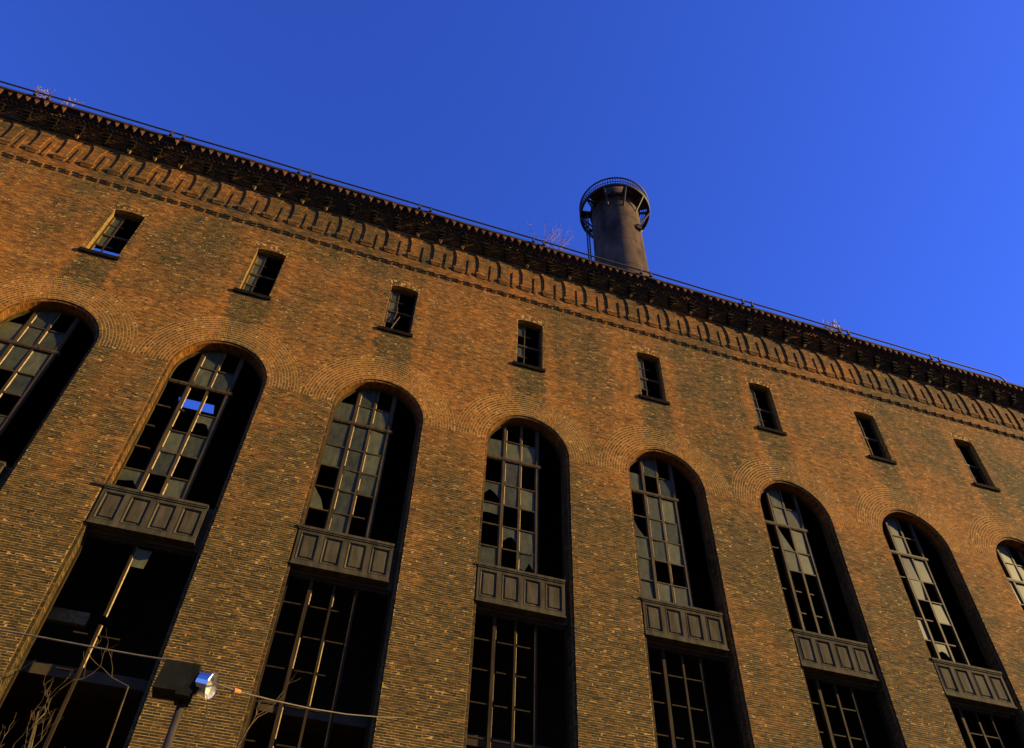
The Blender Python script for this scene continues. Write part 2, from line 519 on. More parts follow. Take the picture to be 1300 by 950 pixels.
# concentric rowlock rings over the arches, brick heads over the small windows, reveals
Cs, Us, Vs, Ws, Ts = [], [], [], [], []
mark, span_ = [], []
def put(c, u_, v_, w_, t_=None):
    Cs.append(c); Us.append(u_); Vs.append(v_); Ws.append(w_); Ts.append(random.betavariate(2.2, 2.2) if t_ is None else t_)
for k in BAYS:
    c = k * S
    for q in range(RING_N):
        rm = R + (q + 0.5) * RING_T
        cnt = int(math.pi * rm / 0.0735)
        off = random.random() * 0.5
        for a in range(cnt):
            th = math.pi * (a + 0.5) / cnt
            cx_, cz_ = c + rm * math.cos(th), ZS + rm * math.sin(th)
            cs, sn = math.cos(th), math.sin(th)
            d = 0.0105 + random.gauss(0, 0.0015)
            put((cx_, 0.009, cz_), (-sn * 0.0300, 0, cs * 0.0300), (-cs * (RING_T / 2 - 0.0135), 0, -sn * (RING_T / 2 - 0.0135)), (0, -max(d, 0.004), 0))
    # head of the small window: two rings of a flat segmental arch
    rr = (SW_A ** 2 + SW_RISE ** 2) / (2 * SW_RISE)
    zc0 = SW_T + SW_RISE - rr
    half = math.asin((SW_A + 0.06) / rr)
    for q in range(3):
        rm = rr + 0.012 + (q + 0.5) * 0.112
        cnt = int(2 * half * rm / 0.073)
        for a in range(cnt):
            th = math.pi / 2 - half + 2 * half * (a + 0.5) / cnt
            cs, sn = math.cos(th), math.sin(th)
            put((c + rm * cs, 0.009, zc0 + rm * sn), (-sn * 0.031, 0, cs * 0.031), (-cs * 0.05, 0, -sn * 0.05), (0, -max(0.010 + random.gauss(0, 0.0035), 0.004), 0))
    mark.append(len(Cs))
    # reveals of the tall opening: outer order, its face, inner order
    R2, D1, D2 = R - 0.10, 0.055, 0.53
    zr = np.arange(5.0, ZS, CH)
    for side in (-1, 1):
        for ri, z in enumerate(zr):
            zz = z + CH / 2
            put((c + side * R, D1 / 2 + 0.004, zz), (0, D1 / 2 - 0.006, 0), (0, 0, side * (CH / 2 - 0.005)), (-side * 0.006, 0, 0))
            put((c + side * (R - 0.05), D1, zz), (0.046, 0, 0), (0, 0, CH / 2 - 0.005), (0, -0.007 - 0.003 * random.random(), 0))
            y = D1 + 0.01 - (0.11 if ri % 2 else 0.0)
            while y < D2:
                ya, yb = max(y, D1 + 0.004), min(y + 0.21, D2)
                if yb - ya > 0.03:
                    put((c + side * R2, (ya + yb) / 2, zz), (0, (yb - ya) / 2 - 0.005, 0), (0, 0, side * (CH / 2 - 0.005)), (-side * (0.005 + 0.004 * random.random()), 0, 0))
                y += 0.21
    for rad, ya, yb in ((R, 0.002, D1), (R2, D1 + 0.004, 0.28), (R2, 0.28, D2)):
        cnt = int(math.pi * rad / 0.073)
        for a in range(cnt):
            th = math.pi * (a + 0.5) / cnt
            cs, sn = math.cos(th), math.sin(th)
            put((c + rad * cs, (ya + yb) / 2, ZS + rad * sn), (-sn * 0.031, 0, cs * 0.031), (0, (yb - ya) / 2 - 0.005, 0), (-cs * 0.006, 0, -sn * 0.006))
    cnt = int(math.pi * R / 0.073)
    for a in range(cnt):
        th = math.pi * (a + 0.5) / cnt
        cs, sn = math.cos(th), math.sin(th)
        put((c + (R - .05) * cs, D1, ZS + (R - .05) * sn), (-sn * 0.031, 0, cs * 0.031), (-cs * 0.046, 0, -sn * 0.046), (0, -0.008, 0))
    span_.append((mark[-1], len(Cs)))
Cs, Us, Vs, Ws, Ts = map(np.array, (Cs, Us, Vs, Ws, Ts))
u, v = project(Cs)
keep = (u > -200) & (u < 1500) & (v < 1100)
rvl = np.zeros(len(Cs), bool)
for a, b in span_: rvl[a:b] = True
for nm, sel, mt in (('arch_brickwork', keep & ~rvl, MB_BRICK), ('reveal_brickwork', keep & rvl, M_SOOTSHADEBRICK)):  # shade of jambs and soffits is put into the reveal bricks' colour
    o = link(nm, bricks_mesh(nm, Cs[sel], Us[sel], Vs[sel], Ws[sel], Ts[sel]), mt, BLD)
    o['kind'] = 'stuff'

# mortar behind the reveals, with the wall's thickness
rv = MB()
def sweep(path_a, ya, path_b, yb):
    vs = [(x, ya, z) for x, z in path_a] + [(x, yb, z) for x, z in path_b]
    n_ = len(path_a)
    rv.add(vs, [(i_, i_ + 1, n_ + i_ + 1, n_ + i_) for i_ in range(n_ - 1)])
for k in BAYS:
    c = k * S
    def path(r):
        return [(c + r, ZB)] + [(c + r * math.cos(t_), ZS + r * math.sin(t_)) for t_ in np.linspace(0, math.pi, 41)] + [(c - r, ZB)]
    sweep(path(R), 0.002, path(R), D1)
    sweep(path(R), D1, path(R2), D1)
    sweep(path(R2), D1, path(R2), D2 + 0.05)
    sp = [(c + SW_A, SW_B)] + [(c + SW_A * q, SW_T + SW_RISE * (1 - q * q)) for q in np.linspace(1, -1, 13)] + [(c - SW_A, SW_B), (c + SW_A, SW_B)]
    sweep(sp, 0.002, sp, 0.40)
rv.build('reveal', M_PUTTY, BLD)

# ------------------------------------------------------------------ interior shell: dark, with two roof slots that let the sky through
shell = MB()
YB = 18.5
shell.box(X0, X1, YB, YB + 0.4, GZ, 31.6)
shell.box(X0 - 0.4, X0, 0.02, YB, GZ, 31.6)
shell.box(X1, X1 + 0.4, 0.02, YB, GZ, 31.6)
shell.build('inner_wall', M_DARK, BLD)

roof = MB()
RZ = 31.3
def roof_hit(u_, v_):
    d = CR.T @ np.array([(u_ - 650) / FPX, (v_ - 430) / FPX, 1]); t_ = (RZ - CAMP[2]) / d[2]
    return CAMP + t_ * d
ha = [roof_hit(*q) for q in ((227, 505), (232, 515), (272, 515.5), (268, 525))]
hb = [roof_hit(*q) for q in ((117, 317), (118.5, 321), (151, 324), (150, 328))]
slots = []
for h in (ha, hb):
    xs = sorted(p_[0] for p_ in h); ys = sorted(p_[1] for p_ in h)
    slots.append((xs[0], xs[-1], ys[0] - 0.05, ys[3] + 0.05))
slots.sort(key=lambda s_: s_[2])
y = 0.35
for (a, b, ya, yb) in slots:
    roof.box(X0, X1, y, ya, RZ, RZ + 0.03)
    roof.box(X0, a, ya, yb, RZ, RZ + 0.03); roof.box(b, X1, ya, yb, RZ, RZ + 0.03)
    y = yb
roof.box(X0, X1, y, YB, RZ, RZ + 0.03)
roof.build('roof', M_ROOF, BLD)
fl = MB()
fl.box(X0, X1, 1.0, YB, 12.5 - 3.5, 12.8 - 3.5)
fl.build('floor', M_DARK, BLD)

# ------------------------------------------------------------------ arched windows
def arch_z(x, r):
    return ZS + math.sqrt(max(0.0, r * r - x * x))
WY = -0.22                    # the sash parts below are drawn 0.22 m deeper than they stand
GY = 0.47                      # plane of the glass
RI = R2 - 0.07                 # inside of the arched frame
UB = [0.09 * S, -0.068 * S, -0.272 * S, -0.43 * S, -0.585 * S, -0.74 * S, -0.90 * S]   # bars, relative to the springing
LB = [-1.18 * S, -1.32 * S, -1.483 * S, -1.653 * S, -1.82 * S, -1.99 * S, -2.16 * S, -2.33 * S]
COLS = [(-0.266 * S, -0.153 * S), (-0.126 * S, -0.033 * S), (-0.018 * S, 0.076 * S)]
PAT = {   # rows T, A, 1..5 for the four columns: 1 whole, 0 gone, 2 broken
    -2: ['0110110', '1110110', '1101100', '0000000'],
    -1: ['0110110', '1110110', '1101100', '0000000'],
    0: ['0101100', '1101011', '0110100', '0000000'],
    1: ['0111001', '1110000', '0111010', '0000000'],
    2: ['0000002', '1100110', '0102101', '0000000'],
    3: ['0111020', '1211111', '0111100', '0000000'],
    4: ['0102201', '0111020', '0201012', '0000000'],
    5: ['0102111', '1011101', '0111101', '0000000'],
    6: ['0000000', '1121000', '0111000', '0000000'],
    7: ['0000010', '1111002', '0010100', '0000000'],
    8: ['0010110', '1110110', '0111000', '0000000'],
    9: ['0010110', '1110110', '0111000', '0000000'],
    10: ['0010110', '1110110', '0111000', '0000000'],
}
LOW = {0: '0000', 1: '0100', 2: '00x0', 3: '0000', 4: '0000', 5: '0000'}

def pane_outline(x0, x1, z0, z1, head):
    if not head:
        return [(x0, z0), (x1, z0), (x1, z1), (x0, z1)]
    r = RI - 0.005
    pts = [(x0, z0), (x1, z0)]
    for x in np.linspace(x1, x0, 7):
        pts.append((x, min(z1, arch_z(x, r) - ZS)))
    return pts

def shard(pts):
    """a broken pane: what is left along one corner"""
    x0 = min(p[0] for p in pts); x1 = max(p[0] for p in pts); z0 = min(p[1] for p in pts); z1 = max(p[1] for p in pts)
    w_, h_ = x1 - x0, z1 - z0
    if random.random() < 0.5:
        return [(x0, z0), (x0 + w_ * random.uniform(.5, .95), z0), (x0 + w_ * random.uniform(.3, .55), z0 + h_ * random.uniform(.3, .5)), (x0 + w_ * random.uniform(.2, .4), z0 + h_ * .7), (x0, z1)]
    return [(x0, z0 + h_ * random.uniform(.3, .6)), (x0 + w_ * .4, z0 + h_ * random.uniform(.2, .7)), (x0 + w_ * .7, z0 + h_ * random.uniform(.5, .8)), (x1, z0 + h_ * random.uniform(.2, .6)), (x1, z1), (x0, z1)]

def add_pane(parent, c, pts, y=GY):
    m = MB()
    x_m = sum(p[0] for p in pts) / len(pts); z_m = sum(p[1] for p in pts) / len(pts)
    m.prism([(x - x_m, z - z_m) for x, z in pts], -0.004, 0.004)
    link('pane', m.mesh('pane'), M_GLASS, parent, (c + x_m, y, ZS + z_m), rot=(random.gauss(0, 0.02), random.gauss(0, 0.006), random.gauss(0, 0.03)))

def putty(parent, c, x, z0, z1, y=0.655):
    """bevelled fillet of old putty on the right flank of an upright"""
    m = MB()
    w_ = 0.026
    m.add([(x, y, z0), (x + w_, y + 0.03, z0), (x, y + 0.03, z0), (x, y, z1), (x + w_, y + 0.03, z1), (x, y + 0.03, z1)],
          [(0, 2, 1), (3, 4, 5), (0, 1, 4, 3), (1, 2, 5, 4), (2, 0, 3, 5)])
    link('putty', m.mesh('putty'), M_PUTTY, parent, (c, WY, ZS))

def arched_window(k):
    c = k * S
    f = MB()                                            # arched frame and jamb posts
    n_ = 32
    for i_ in range(n_):
        t0, t1 = math.pi * i_ / n_, math.pi * (i_ + 1) / n_
        P = lambda r, t, y: (r * math.cos(t), y, r * math.sin(t))
        ro, ri = R2 + 0.01, RI
        f.hexa([P(ri, t0, 0.62), P(ro, t0, 0.62), P(ro, t0, 0.74), P(ri, t0, 0.74)], [P(ri, t1, 0.62), P(ro, t1, 0.62), P(ro, t1, 0.74), P(ri, t1, 0.74)])
    lo = UB[-1]
    f.box(-R2 - 0.01, -RI, 0.62, 0.74, lo, 0); f.box(RI, R2 + 0.01, 0.62, 0.74, lo, 0)
    win = f.build('arched_window', M_WOOD, BLD, (c, WY, ZS))
    def part(name, fn):
        m = MB(); fn(m); return link(name, m.mesh(name), M_WOOD, win, (c, WY, ZS))
    for x0, x1, d in ((-0.153 * S, -0.126 * S, 0.64), (0.076 * S, 0.104 * S, 0.65)):
        xm = (x0 + x1) / 2
        zt = min(arch_z(x0, RI), arch_z(x1, RI)) - ZS + 0.02
        def fn(m):
            m.box(x0 + 0.04, x1 - 0.04, d, 0.74, lo, zt); m.box(x0, x0 + 0.04, d + 0.02, 0.735, lo, zt); m.box(x1 - 0.04, x1, d + 0.02, 0.735, lo, zt)
        part('mullion', fn)
    part('mullion', lambda m: m.box(-0.033 * S, -0.018 * S, 0.655, 0.735, lo, RI + 0.01))
    tx = RI
    tr = 0.118 * S
    part('transom', lambda m: (m.box(-tx, tr, 0.615, 0.745, UB[1] - 0.045, UB[1] + 0.045), m.box(-tx, tr, 0.63, 0.745, UB[1] - 0.085, UB[1] - 0.045)))
    pat = PAT[k]
    rows = [(UB[0], R), (UB[1], UB[0])] + [(UB[j + 1], UB[j]) for j in range(1, 6)]
    def bar(x0_, x1_, z_, h_=0.022):
        m_ = MB(); m_.box(x0_, x1_, 0.655, 0.725, z_ - h_, z_ + h_); link('glazing_bar', m_.mesh('glazing_bar'), M_WOOD, win, (c, WY, ZS))
    for ci, (x0, x1) in enumerate(COLS):
        for ri, (z0, z1) in enumerate(rows):
            s_ = pat[ci][ri]
            head = ri < 2
            a, b = z0 + (0.075 if ri == 1 else 0.025), z1 - (0.12 if ri == 2 else 0.025)
            if head:
                hmax = arch_z(0 if x0 * x1 < 0 else min(abs(x0), abs(x1)), RI) - ZS
                if hmax - a < 0.15: continue
            # glazing bar under this row: may be gone where panes are gone
            if ri >= 2 and z0 > lo + 0.1:
                nxt = pat[ci][ri + 1] if ri + 1 < 7 else '1'
                gone = s_ == '0' and nxt == '0'
                e = x1 if not gone else x0 + (x1 - x0) * random.uniform(0.25, 0.95)
                bar(x0, e, z0)
            if ri == 1 and arch_z(max(abs(x0), abs(x1)), RI) - ZS > UB[0]:
                bar(x0, x1, UB[0])
            if ci < 3 and (s_ != '0' or random.random() < 0.75):
                zt_ = min(b, arch_z(max(abs(x0), 0.0), RI) - ZS - 0.03) if head else b
                if zt_ - a > 0.2: putty(win, c, x0, a + random.uniform(0, .05) + (0.1 if random.random() < .2 else 0), zt_ - random.uniform(0, .06) - (0.2 if random.random() < .15 else 0))
            if s_ == '0': continue
            pts = pane_outline(x0 + 0.01, x1 - 0.01, a, b, head)
            if s_ == '2' and not head: pts = shard(pts)
            add_pane(win, c, pts)
    return win

def lower_window(k):
    c = k * S
    lt, lb = LB[0], ZB - ZS + 0.02
    low = LOW.get(k, '0000')
    f = MB()
    f.box(-R2 - 0.01, R2 + 0.01, 0.60, 0.74, lt, lt + 0.14)
    f.box(-R2 - 0.01, -RI, 0.62, 0.74, lb, lt)
    f.box(RI, R2 + 0.01, 0.62, 0.74, lb, lt)
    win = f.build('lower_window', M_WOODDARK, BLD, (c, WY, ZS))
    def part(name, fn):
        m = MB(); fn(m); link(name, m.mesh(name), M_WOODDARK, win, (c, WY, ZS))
    if k != 2:
        part('mullion', lambda m: m.box(-0.156 * S, -0.137 * S, 0.62, 0.74, lb, lt))
        part('mullion', lambda m: m.box(0.084 * S, 0.100 * S, 0.66, 0.74, lb, lt))
    if k == 2:
        part('mullion', lambda m: (m.box(-0.035 * S, -0.022 * S, 0.62, 0.735, LB[0] - 2.2, lt), m.box(-0.035 * S, -0.022 * S, 0.62, 0.735, lb, LB[0] - 2.45)))
    else:
        part('mullion', lambda m: m.box(-0.032 * S, -0.020 * S, 0.64, 0.735, lb, lt))
    for ci, (x0, x1) in enumerate(COLS):
        for j_, z in enumerate(LB[1:]):
            if z < lb: continue
            if k != 2 and ci < 3 and random.random() < 0.85: putty(win, c, (-0.137 * S if ci == 1 else -0.020 * S if ci == 2 else x0), z + 0.04 + random.uniform(0, .1), LB[j_] - 0.04 - (0.25 if j_ == 0 else 0))
            if k == 2 and random.random() < 0.75: continue
            e = x0 + (x1 - x0) * (1.0 if random.random() < 0.5 else random.uniform(0.4, 0.95))
            m = MB(); m.box(x0, e, 0.655, 0.725, z - 0.018, z + 0.018)
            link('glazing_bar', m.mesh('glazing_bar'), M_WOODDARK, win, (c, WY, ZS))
    if k == 2:
        add_pane(win, c, [(-0.018 * S, -1.29 * S), (0.044 * S, -1.29 * S), (0.052 * S, -1.19 * S), (-0.02 * S, -1.19 * S)])
        putty(win, c, -0.022 * S, LB[0] - 2.2, LB[0]); putty(win, c, -0.022 * S, LB[0] - 3.6, LB[0] - 2.45)
    elif k == 1:
        add_pane(win, c, pane_outline(COLS[1][0], COLS[1][1], LB[1] + .03, LB[0] - .03, False))

def spandrel(k):
    c = k * S
    pl, pr = -0.279 * S, 0.237 * S
    zt, zb = -0.935 * S, -1.138 * S
    yf = 0.0
    slab = MB(); slab.box(-R2 + 0.002, R2 - 0.002, 0.30, 0.55, LB[0] + 0.10, UB[-1] - 0.01)
    slab.build('floor_edge', M_DARK, BLD, (c, 0, ZS))
    b = MB()
    b.box(pl + 0.01, pr - 0.01, yf + 0.07, 0.30, zb + 0.01, zt)
    b.box(pl, pr, yf, yf + 0.08, zt - 0.10, zt + 0.004); b.box(pl, pr, yf, yf + 0.08, zb, zb + 0.12)
    pw = (pr - pl) / 4
    st = [pl, pl + 0.075] , [pr - 0.075, pr]
    for a, e in st: b.box(a, e, yf + 0.003, yf + 0.08, zb + 0.12, zt - 0.10)
    for q in range(1, 4):
        b.box(pl + q * pw - 0.075, pl + q * pw + 0.075, yf + 0.003, yf + 0.08, zb + 0.12, zt - 0.10)
    b.box(pl - 0.02, pr + 0.02, yf - 0.03, 0.28, zb - 0.06, zb - 0.002)
    body = b.build('spandrel_panel', M_PANEL, BLD, (c, 0, ZS))
    for q in range(4):
        a0, a1 = pl + q * pw + 0.085, pl + (q + 1) * pw - 0.085
        z0, z1 = zb + 0.13, zt - 0.11
        m = MB()
        # moulded frame: slopes back from the stiles, then the raised field
        def ring(ins, y):
            return [(a0 + ins, y, z0 + ins), (a1 - ins, y, z0 + ins), (a1 - ins, y, z1 - ins), (a0 + ins, y, z1 - ins)]
        rs = [ring(0, yf - 0.004), ring(0.02, yf - 0.006), ring(0.055, yf + 0.045), ring(0.085, yf + 0.045), ring(0.115, yf + 0.02)]
        vs = [p for r_ in rs for p in r_]
        fs = []
        for r_ in range(4):
            for e in range(4):
                e2 = (e + 1) % 4
                fs.append((r_ * 4 + e, r_ * 4 + e2, r_ * 4 + 4 + e2, r_ * 4 + 4 + e))
        fs.append((16, 17, 18, 19))
        vs += [(x, yf + 0.07, z) for x, y_, z in rs[0]]
        for e in range(4):
            e2 = (e + 1) % 4
            fs.append((20 + e, 20 + e2, e2, e))
        m.add(vs, fs)
        link('raised_panel', m.mesh('raised_panel'), M_PANEL, body, (c, 0, ZS))
    m = MB()
    hl = 0.30 if k == 2 else 0.07
    m.box(pl - hl, pr + 0.01, yf - 0.05, 0.29, zt + 0.03, zt + 0.11)
    m.box(pl - 0.02, pr - 0.01, yf - 0.028, 0.285, zt - 0.02, zt + 0.03)
    link('cap_moulding', m.mesh('cap_moulding'), M_PANEL, body, (c, 0, ZS))

def small_window(k):
    c = k * S
    y0 = 0.24
    f = MB()
    f.box(-SW_A, -SW_A + 0.07, y0, y0 + 0.12, SW_B, SW_T + 0.02); f.box(SW_A - 0.07, SW_A, y0, y0 + 0.12, SW_B, SW_T + 0.02)
    f.prism([(-SW_A, SW_T - 0.05), (SW_A, SW_T - 0.05)] + [(SW_A * q, SW_T + SW_RISE * (1 - q * q)) for q in np.linspace(1, -1, 9)], y0, y0 + 0.12)
    f.box(-SW_A, SW_A, y0, y0 + 0.12, SW_B, SW_B + 0.06)
    win = f.build('small_window', M_WOOD, BLD, (c, 0, 0))
    xs = [-SW_A + 0.07, -0.17, 0.17, SW_A - 0.07]
    zs = np.linspace(SW_B + 0.06, SW_T - 0.05, 5)
    for x in xs[1:2]:
        m = MB(); m.box(x - 0.022, x + 0.022, y0 + 0.02, y0 + 0.10, SW_B + 0.06, SW_T - 0.05)
        link('mullion', m.mesh('mullion'), M_WOOD, win, (c, 0, 0))
    for i_, z in enumerate(zs[1:4]):
        h_ = 0.05 if i_ == 1 else 0.03
        m = MB(); m.box(xs[0], xs[3] if i_ == 1 else xs[1] + random.uniform(0, .35), y0 + 0.005 if i_ == 1 else y0 + 0.03, y0 + 0.09, z - h_, z + h_)
        link('glazing_bar', m.mesh('glazing_bar'), M_WOOD, win, (c, 0, 0))
    for i_ in range(4):
        if random.random() < 0.8:
            m = MB(); m.box(xs[0], xs[0] + 0.03, y0 + 0.03, y0 + 0.06, zs[i_] + 0.08, zs[i_ + 1] - 0.08)
            link('putty', m.mesh('putty'), M_PUTTY, win, (c, 0, 0))
    # rows from the bottom: which panes are still in
    pat = {1: ['000', '100', '100', '100'], 2: ['100', '100', '100', '100'], 3: ['000', '100', '100', '100'], 4: ['000', '100', '000', '100'], 5: ['000', '100', '100', '100'],
           6: ['100', '100', '100', '100'], 7: ['100', '000', '100', '000'], 8: ['000', '000', '100', '000']}.get(k, ['100', '100', '000', '100'])
    if k == 1: pat[0] = '000'
    for r_ in range(4):
        for q in range(3):
            if pat[r_][q] == '0': continue
            x0, x1, z0, z1 = xs[q] + 0.022, xs[q + 1] - 0.022, zs[r_] + 0.03, zs[r_ + 1] - 0.03
            m = MB(); m.box(-(x1 - x0) / 2, (x1 - x0) / 2, -0.004, 0.004, -(z1 - z0) / 2, (z1 - z0) / 2)
            link('pane', m.mesh('pane'), M_GLASS, win, (c + (x0 + x1) / 2, y0 + 0.06, (z0 + z1) / 2), rot=(random.gauss(0, .012), 0, random.gauss(0, .012)))
    if k == 3:
        m = MB(); m.tube([(-0.28, y0 - 0.08, SW_B + 0.05), (0.02, y0 - 0.02, SW_B + 1.15)], 0.03, 6)
        m.tube([(-0.2, y0 - 0.05, SW_B + 0.85), (-0.14, y0, SW_B + 1.25), (-0.13, y0, SW_B + 1.7)], 0.022, 6)
        link('broken_lath', m.mesh('broken_lath'), M_WOOD, win, (c, 0, 0))
    s_ = MB()
    s_.hexa([(-SW_A - 0.17, -0.08, SW_B - 0.19), (SW_A + 0.10, -0.08, SW_B - 0.19), (SW_A + 0.10, 0.3, SW_B - 0.15), (-SW_A - 0.17, 0.3, SW_B - 0.15)],
            [(-SW_A - 0.17, -0.085, SW_B - 0.03), (SW_A + 0.10, -0.085, SW_B - 0.03), (SW_A + 0.10, 0.5, SW_B + 0.012), (-SW_A - 0.17, 0.5, SW_B + 0.012)])
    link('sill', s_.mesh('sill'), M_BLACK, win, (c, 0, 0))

for k in BAYS:
    if k <= 9 and k >= 0:
        arched_window(k); lower_window(k); spandrel(k)
    if -1 <= k <= 10:
        small_window(k)
# bays outside the frame are closed with boards
bd = MB()
for k in (-2, -1, 10):
    bd.box(k * S - R2 + 0.005, k * S + R2 - 0.005, 0.6, 0.7, ZB, ZS + 1.0)
    bd.box(k * S - R2 * 0.78, k * S + R2 * 0.78, 0.605, 0.69, ZS + 1.0, ZS + R2 - 0.3)
for k in (-2,):
    bd.box(k * S - SW_A, k * S + SW_A, 0.5, 0.6, SW_B, SW_T + 0.05)
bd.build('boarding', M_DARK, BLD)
# pale beam inside, seen low in the second opening
pa, pb = ray_at_y(52, 775, 2.2), ray_at_y(110, 789, 2.2)
m = MB(); m.box(pa[0] - 0.6, pb[0], 2.2, 2.4, pb[2] - 0.12, pb[2] + 0.25)
m.build('floor_beam', M_PUTTY, BLD)

# ------------------------------------------------------------------ cornice
P = 1.098
YF, YP = -0.05, -0.112
Z_TOPA = 31.0
PH = 14.12                                # a pier's centre
units = [PH + P * j for j in range(math.ceil((X0 + 0.6 - PH) / P), math.floor((X1 - 0.6 - PH) / P) + 1)]
def seen(x):
    return -6.0 < x < 60
fr = MB()
fr.box(X0, X1, YF, 0.30, Z_FRIEZE, Z_TOPA)
fr.build('frieze', M_COURSE, BLD)
# little corbel blocks
m = MB()
m.hexa([(-0.09, -0.03, -0.15), (0.09, -0.03, -0.15), (0.09, 0.02, -0.15), (-0.09, 0.02, -0.15)], [(-0.11, -0.085, -0.05), (0.11, -0.085, -0.05), (0.11, 0.02, -0.05), (-0.11, 0.02, -0.05)])
m.box(-0.115, 0.115, -0.10, -0.02, -0.048, 0.11)
me = m.mesh('corbel_block'); me.materials.append(M_COURSE)
for j in range(-20, 130):
    x = 0.42 + 0.549 * j
    if seen(x): link('corbel_block', me, None, BLD, (x + 0.1, random.gauss(0, .004), 28.55))
# piers, blind arches and shafts of the arcade
PW = 0.17
m = MB()
m.box(-PW, PW, YP, YF + 0.02, 29.45, 30.199)
m.box(-0.27, 0.27, YP - 0.03, YF + 0.02, 29.30, 29.448)
m.hexa([(-0.2, YF - 0.03, 29.14), (0.2, YF - 0.03, 29.14), (0.2, YF + .02, 29.14), (-0.2, YF + .02, 29.14)], [(-0.255, YP - 0.02, 29.299), (0.255, YP - 0.02, 29.299), (0.255, YF + .02, 29.299), (-0.255, YF + .02, 29.299)])
me_p = m.mesh('pier'); me_p.materials.append(M_COURSE)
AR = P / 2 - PW
m = MB()
ts = np.linspace(0, math.pi, 13)
top = Z_TOPA
# front, soffit of a unit between two pier centres (x from -P/2 to P/2)
def unit(m, y):
    xs_ = [P / 2, AR] + [AR * math.cos(t_) for t_ in ts[1:-1]] + [-AR, -P / 2]
    zs_ = [30.2, 30.2] + [30.2 + AR * 1.85 * math.sin(t_) ** 1.1 for t_ in ts[1:-1]] + [30.2, 30.2]
    n_ = len(xs_)
    def lean(z):                                             # the arch heads die back into the wall towards their crowns
        q = min(1.0, max(0.0, (z - 30.45) / 0.55)); return y + (YF - 0.006 - y) * 0.72 * q
    vs = [(x, lean(z), z) for x, z in zip(xs_, zs_)] + [(x, lean(top), top) for x in xs_] + [(x, YF + 0.01, z) for x, z in zip(xs_, zs_)]
    fs = []
    for i_ in range(n_ - 1):
        fs.append((i_, i_ + n_, i_ + n_ + 1, i_ + 1))
        fs.append((i_, i_ + 1, i_ + 1 + 2 * n_, i_ + 2 * n_))
    m.add(vs, fs)
unit(m, YP)
me_a = m.mesh('blind_arch'); me_a.materials.append(M_COURSE)
m = MB()
m.box(-0.07, 0.07, YF - 0.042, YF + 0.01, 29.25, 30.25)
m.hexa([(-0.07, YF - 0.042, 30.251), (0.07, YF - 0.042, 30.251), (0.07, YF + 0.01, 30.251), (-0.07, YF + 0.01, 30.251)], [(-0.04, YF - 0.01, 30.34), (0.04, YF - 0.01, 30.34), (0.04, YF + 0.01, 30.34), (-0.04, YF + 0.01, 30.34)])
m.hexa([(-0.03, YF - 0.02, 29.1), (0.03, YF - 0.02, 29.1), (0.03, YF + .01, 29.1), (-0.03, YF + .01, 29.1)], [(-0.12, YF - 0.06, 29.249), (0.12, YF - 0.06, 29.249), (0.12, YF + .01, 29.249), (-0.12, YF + .01, 29.249)])
me_s = m.mesh('shaft'); me_s.materials.append(M_COURSE)
# brackets over the piers
m = MB()
for hw, yf, z0, z1 in ((0.07, -0.27, 30.96, 31.05), (0.11, -0.36, 31.05, 31.16), (0.15, -0.46, 31.16, 31.30), (0.16, -0.54, 31.30, 31.44)):
    m.hexa([(-hw + .02, yf + .03, z0), (hw - .02, yf + .03, z0), (hw - .03, -0.13, z0), (-hw + .03, -0.13, z0)], [(-hw, yf, z1 - .001), (hw, yf, z1 - .001), (hw, -0.13, z1 - .001), (-hw, -0.13, z1 - .001)])
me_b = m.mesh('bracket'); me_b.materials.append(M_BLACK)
m = MB()
m.hexa([(-0.04, -0.24, 30.84), (0.04, -0.24, 30.84), (0.04, -0.13, 30.84), (-0.04, -0.13, 30.84)], [(-0.085, -0.32, 30.955), (0.085, -0.32, 30.955), (0.085, -0.13, 30.955), (-0.085, -0.13, 30.955)])
me_d = m.mesh('pendant'); me_d.materials.append(M_PUTTY)
for x in units:
    if not seen(x): continue
    link('pier', me_p, None, BLD, (x, random.gauss(0, .003), 0))
    link('blind_arch', me_a, None, BLD, (x + P / 2, 0, 0))
    link('shaft', me_s, None, BLD, (x + 0.49, random.gauss(0, .003), 0))
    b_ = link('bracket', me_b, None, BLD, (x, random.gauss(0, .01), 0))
    if random.random() < 0.6:
        link('pendant', me_d, None, b_, (x, random.gauss(0, .01), 0))
# corbelled courses, stepping out brick by brick
cz, cy = Z_TOPA, YP - 0.03
Cs, Us, Vs, Ws, Ts = [], [], [], [], []
core = MB()
for i_ in range(9):
    z0 = cz + i_ * 0.063; yy = cy - i_ * 0.037
    core.box(X0, X1, yy + 0.02, 0.30, z0 + 0.001, z0 + 0.062)
    x = -6.5 + (0.105 if i_ % 2 else 0)
    while x < 60.5:
        j_ = random.gauss(0, 0.004)
        if random.random() > 0.03:
            put((x + 0.105, yy + 0.03, z0 + 0.0315), (0.098, 0, 0), (0, 0, 0.0275), (0, -0.03 - max(-0.01, j_), 0), random.betavariate(2, 2))
        x += 0.21
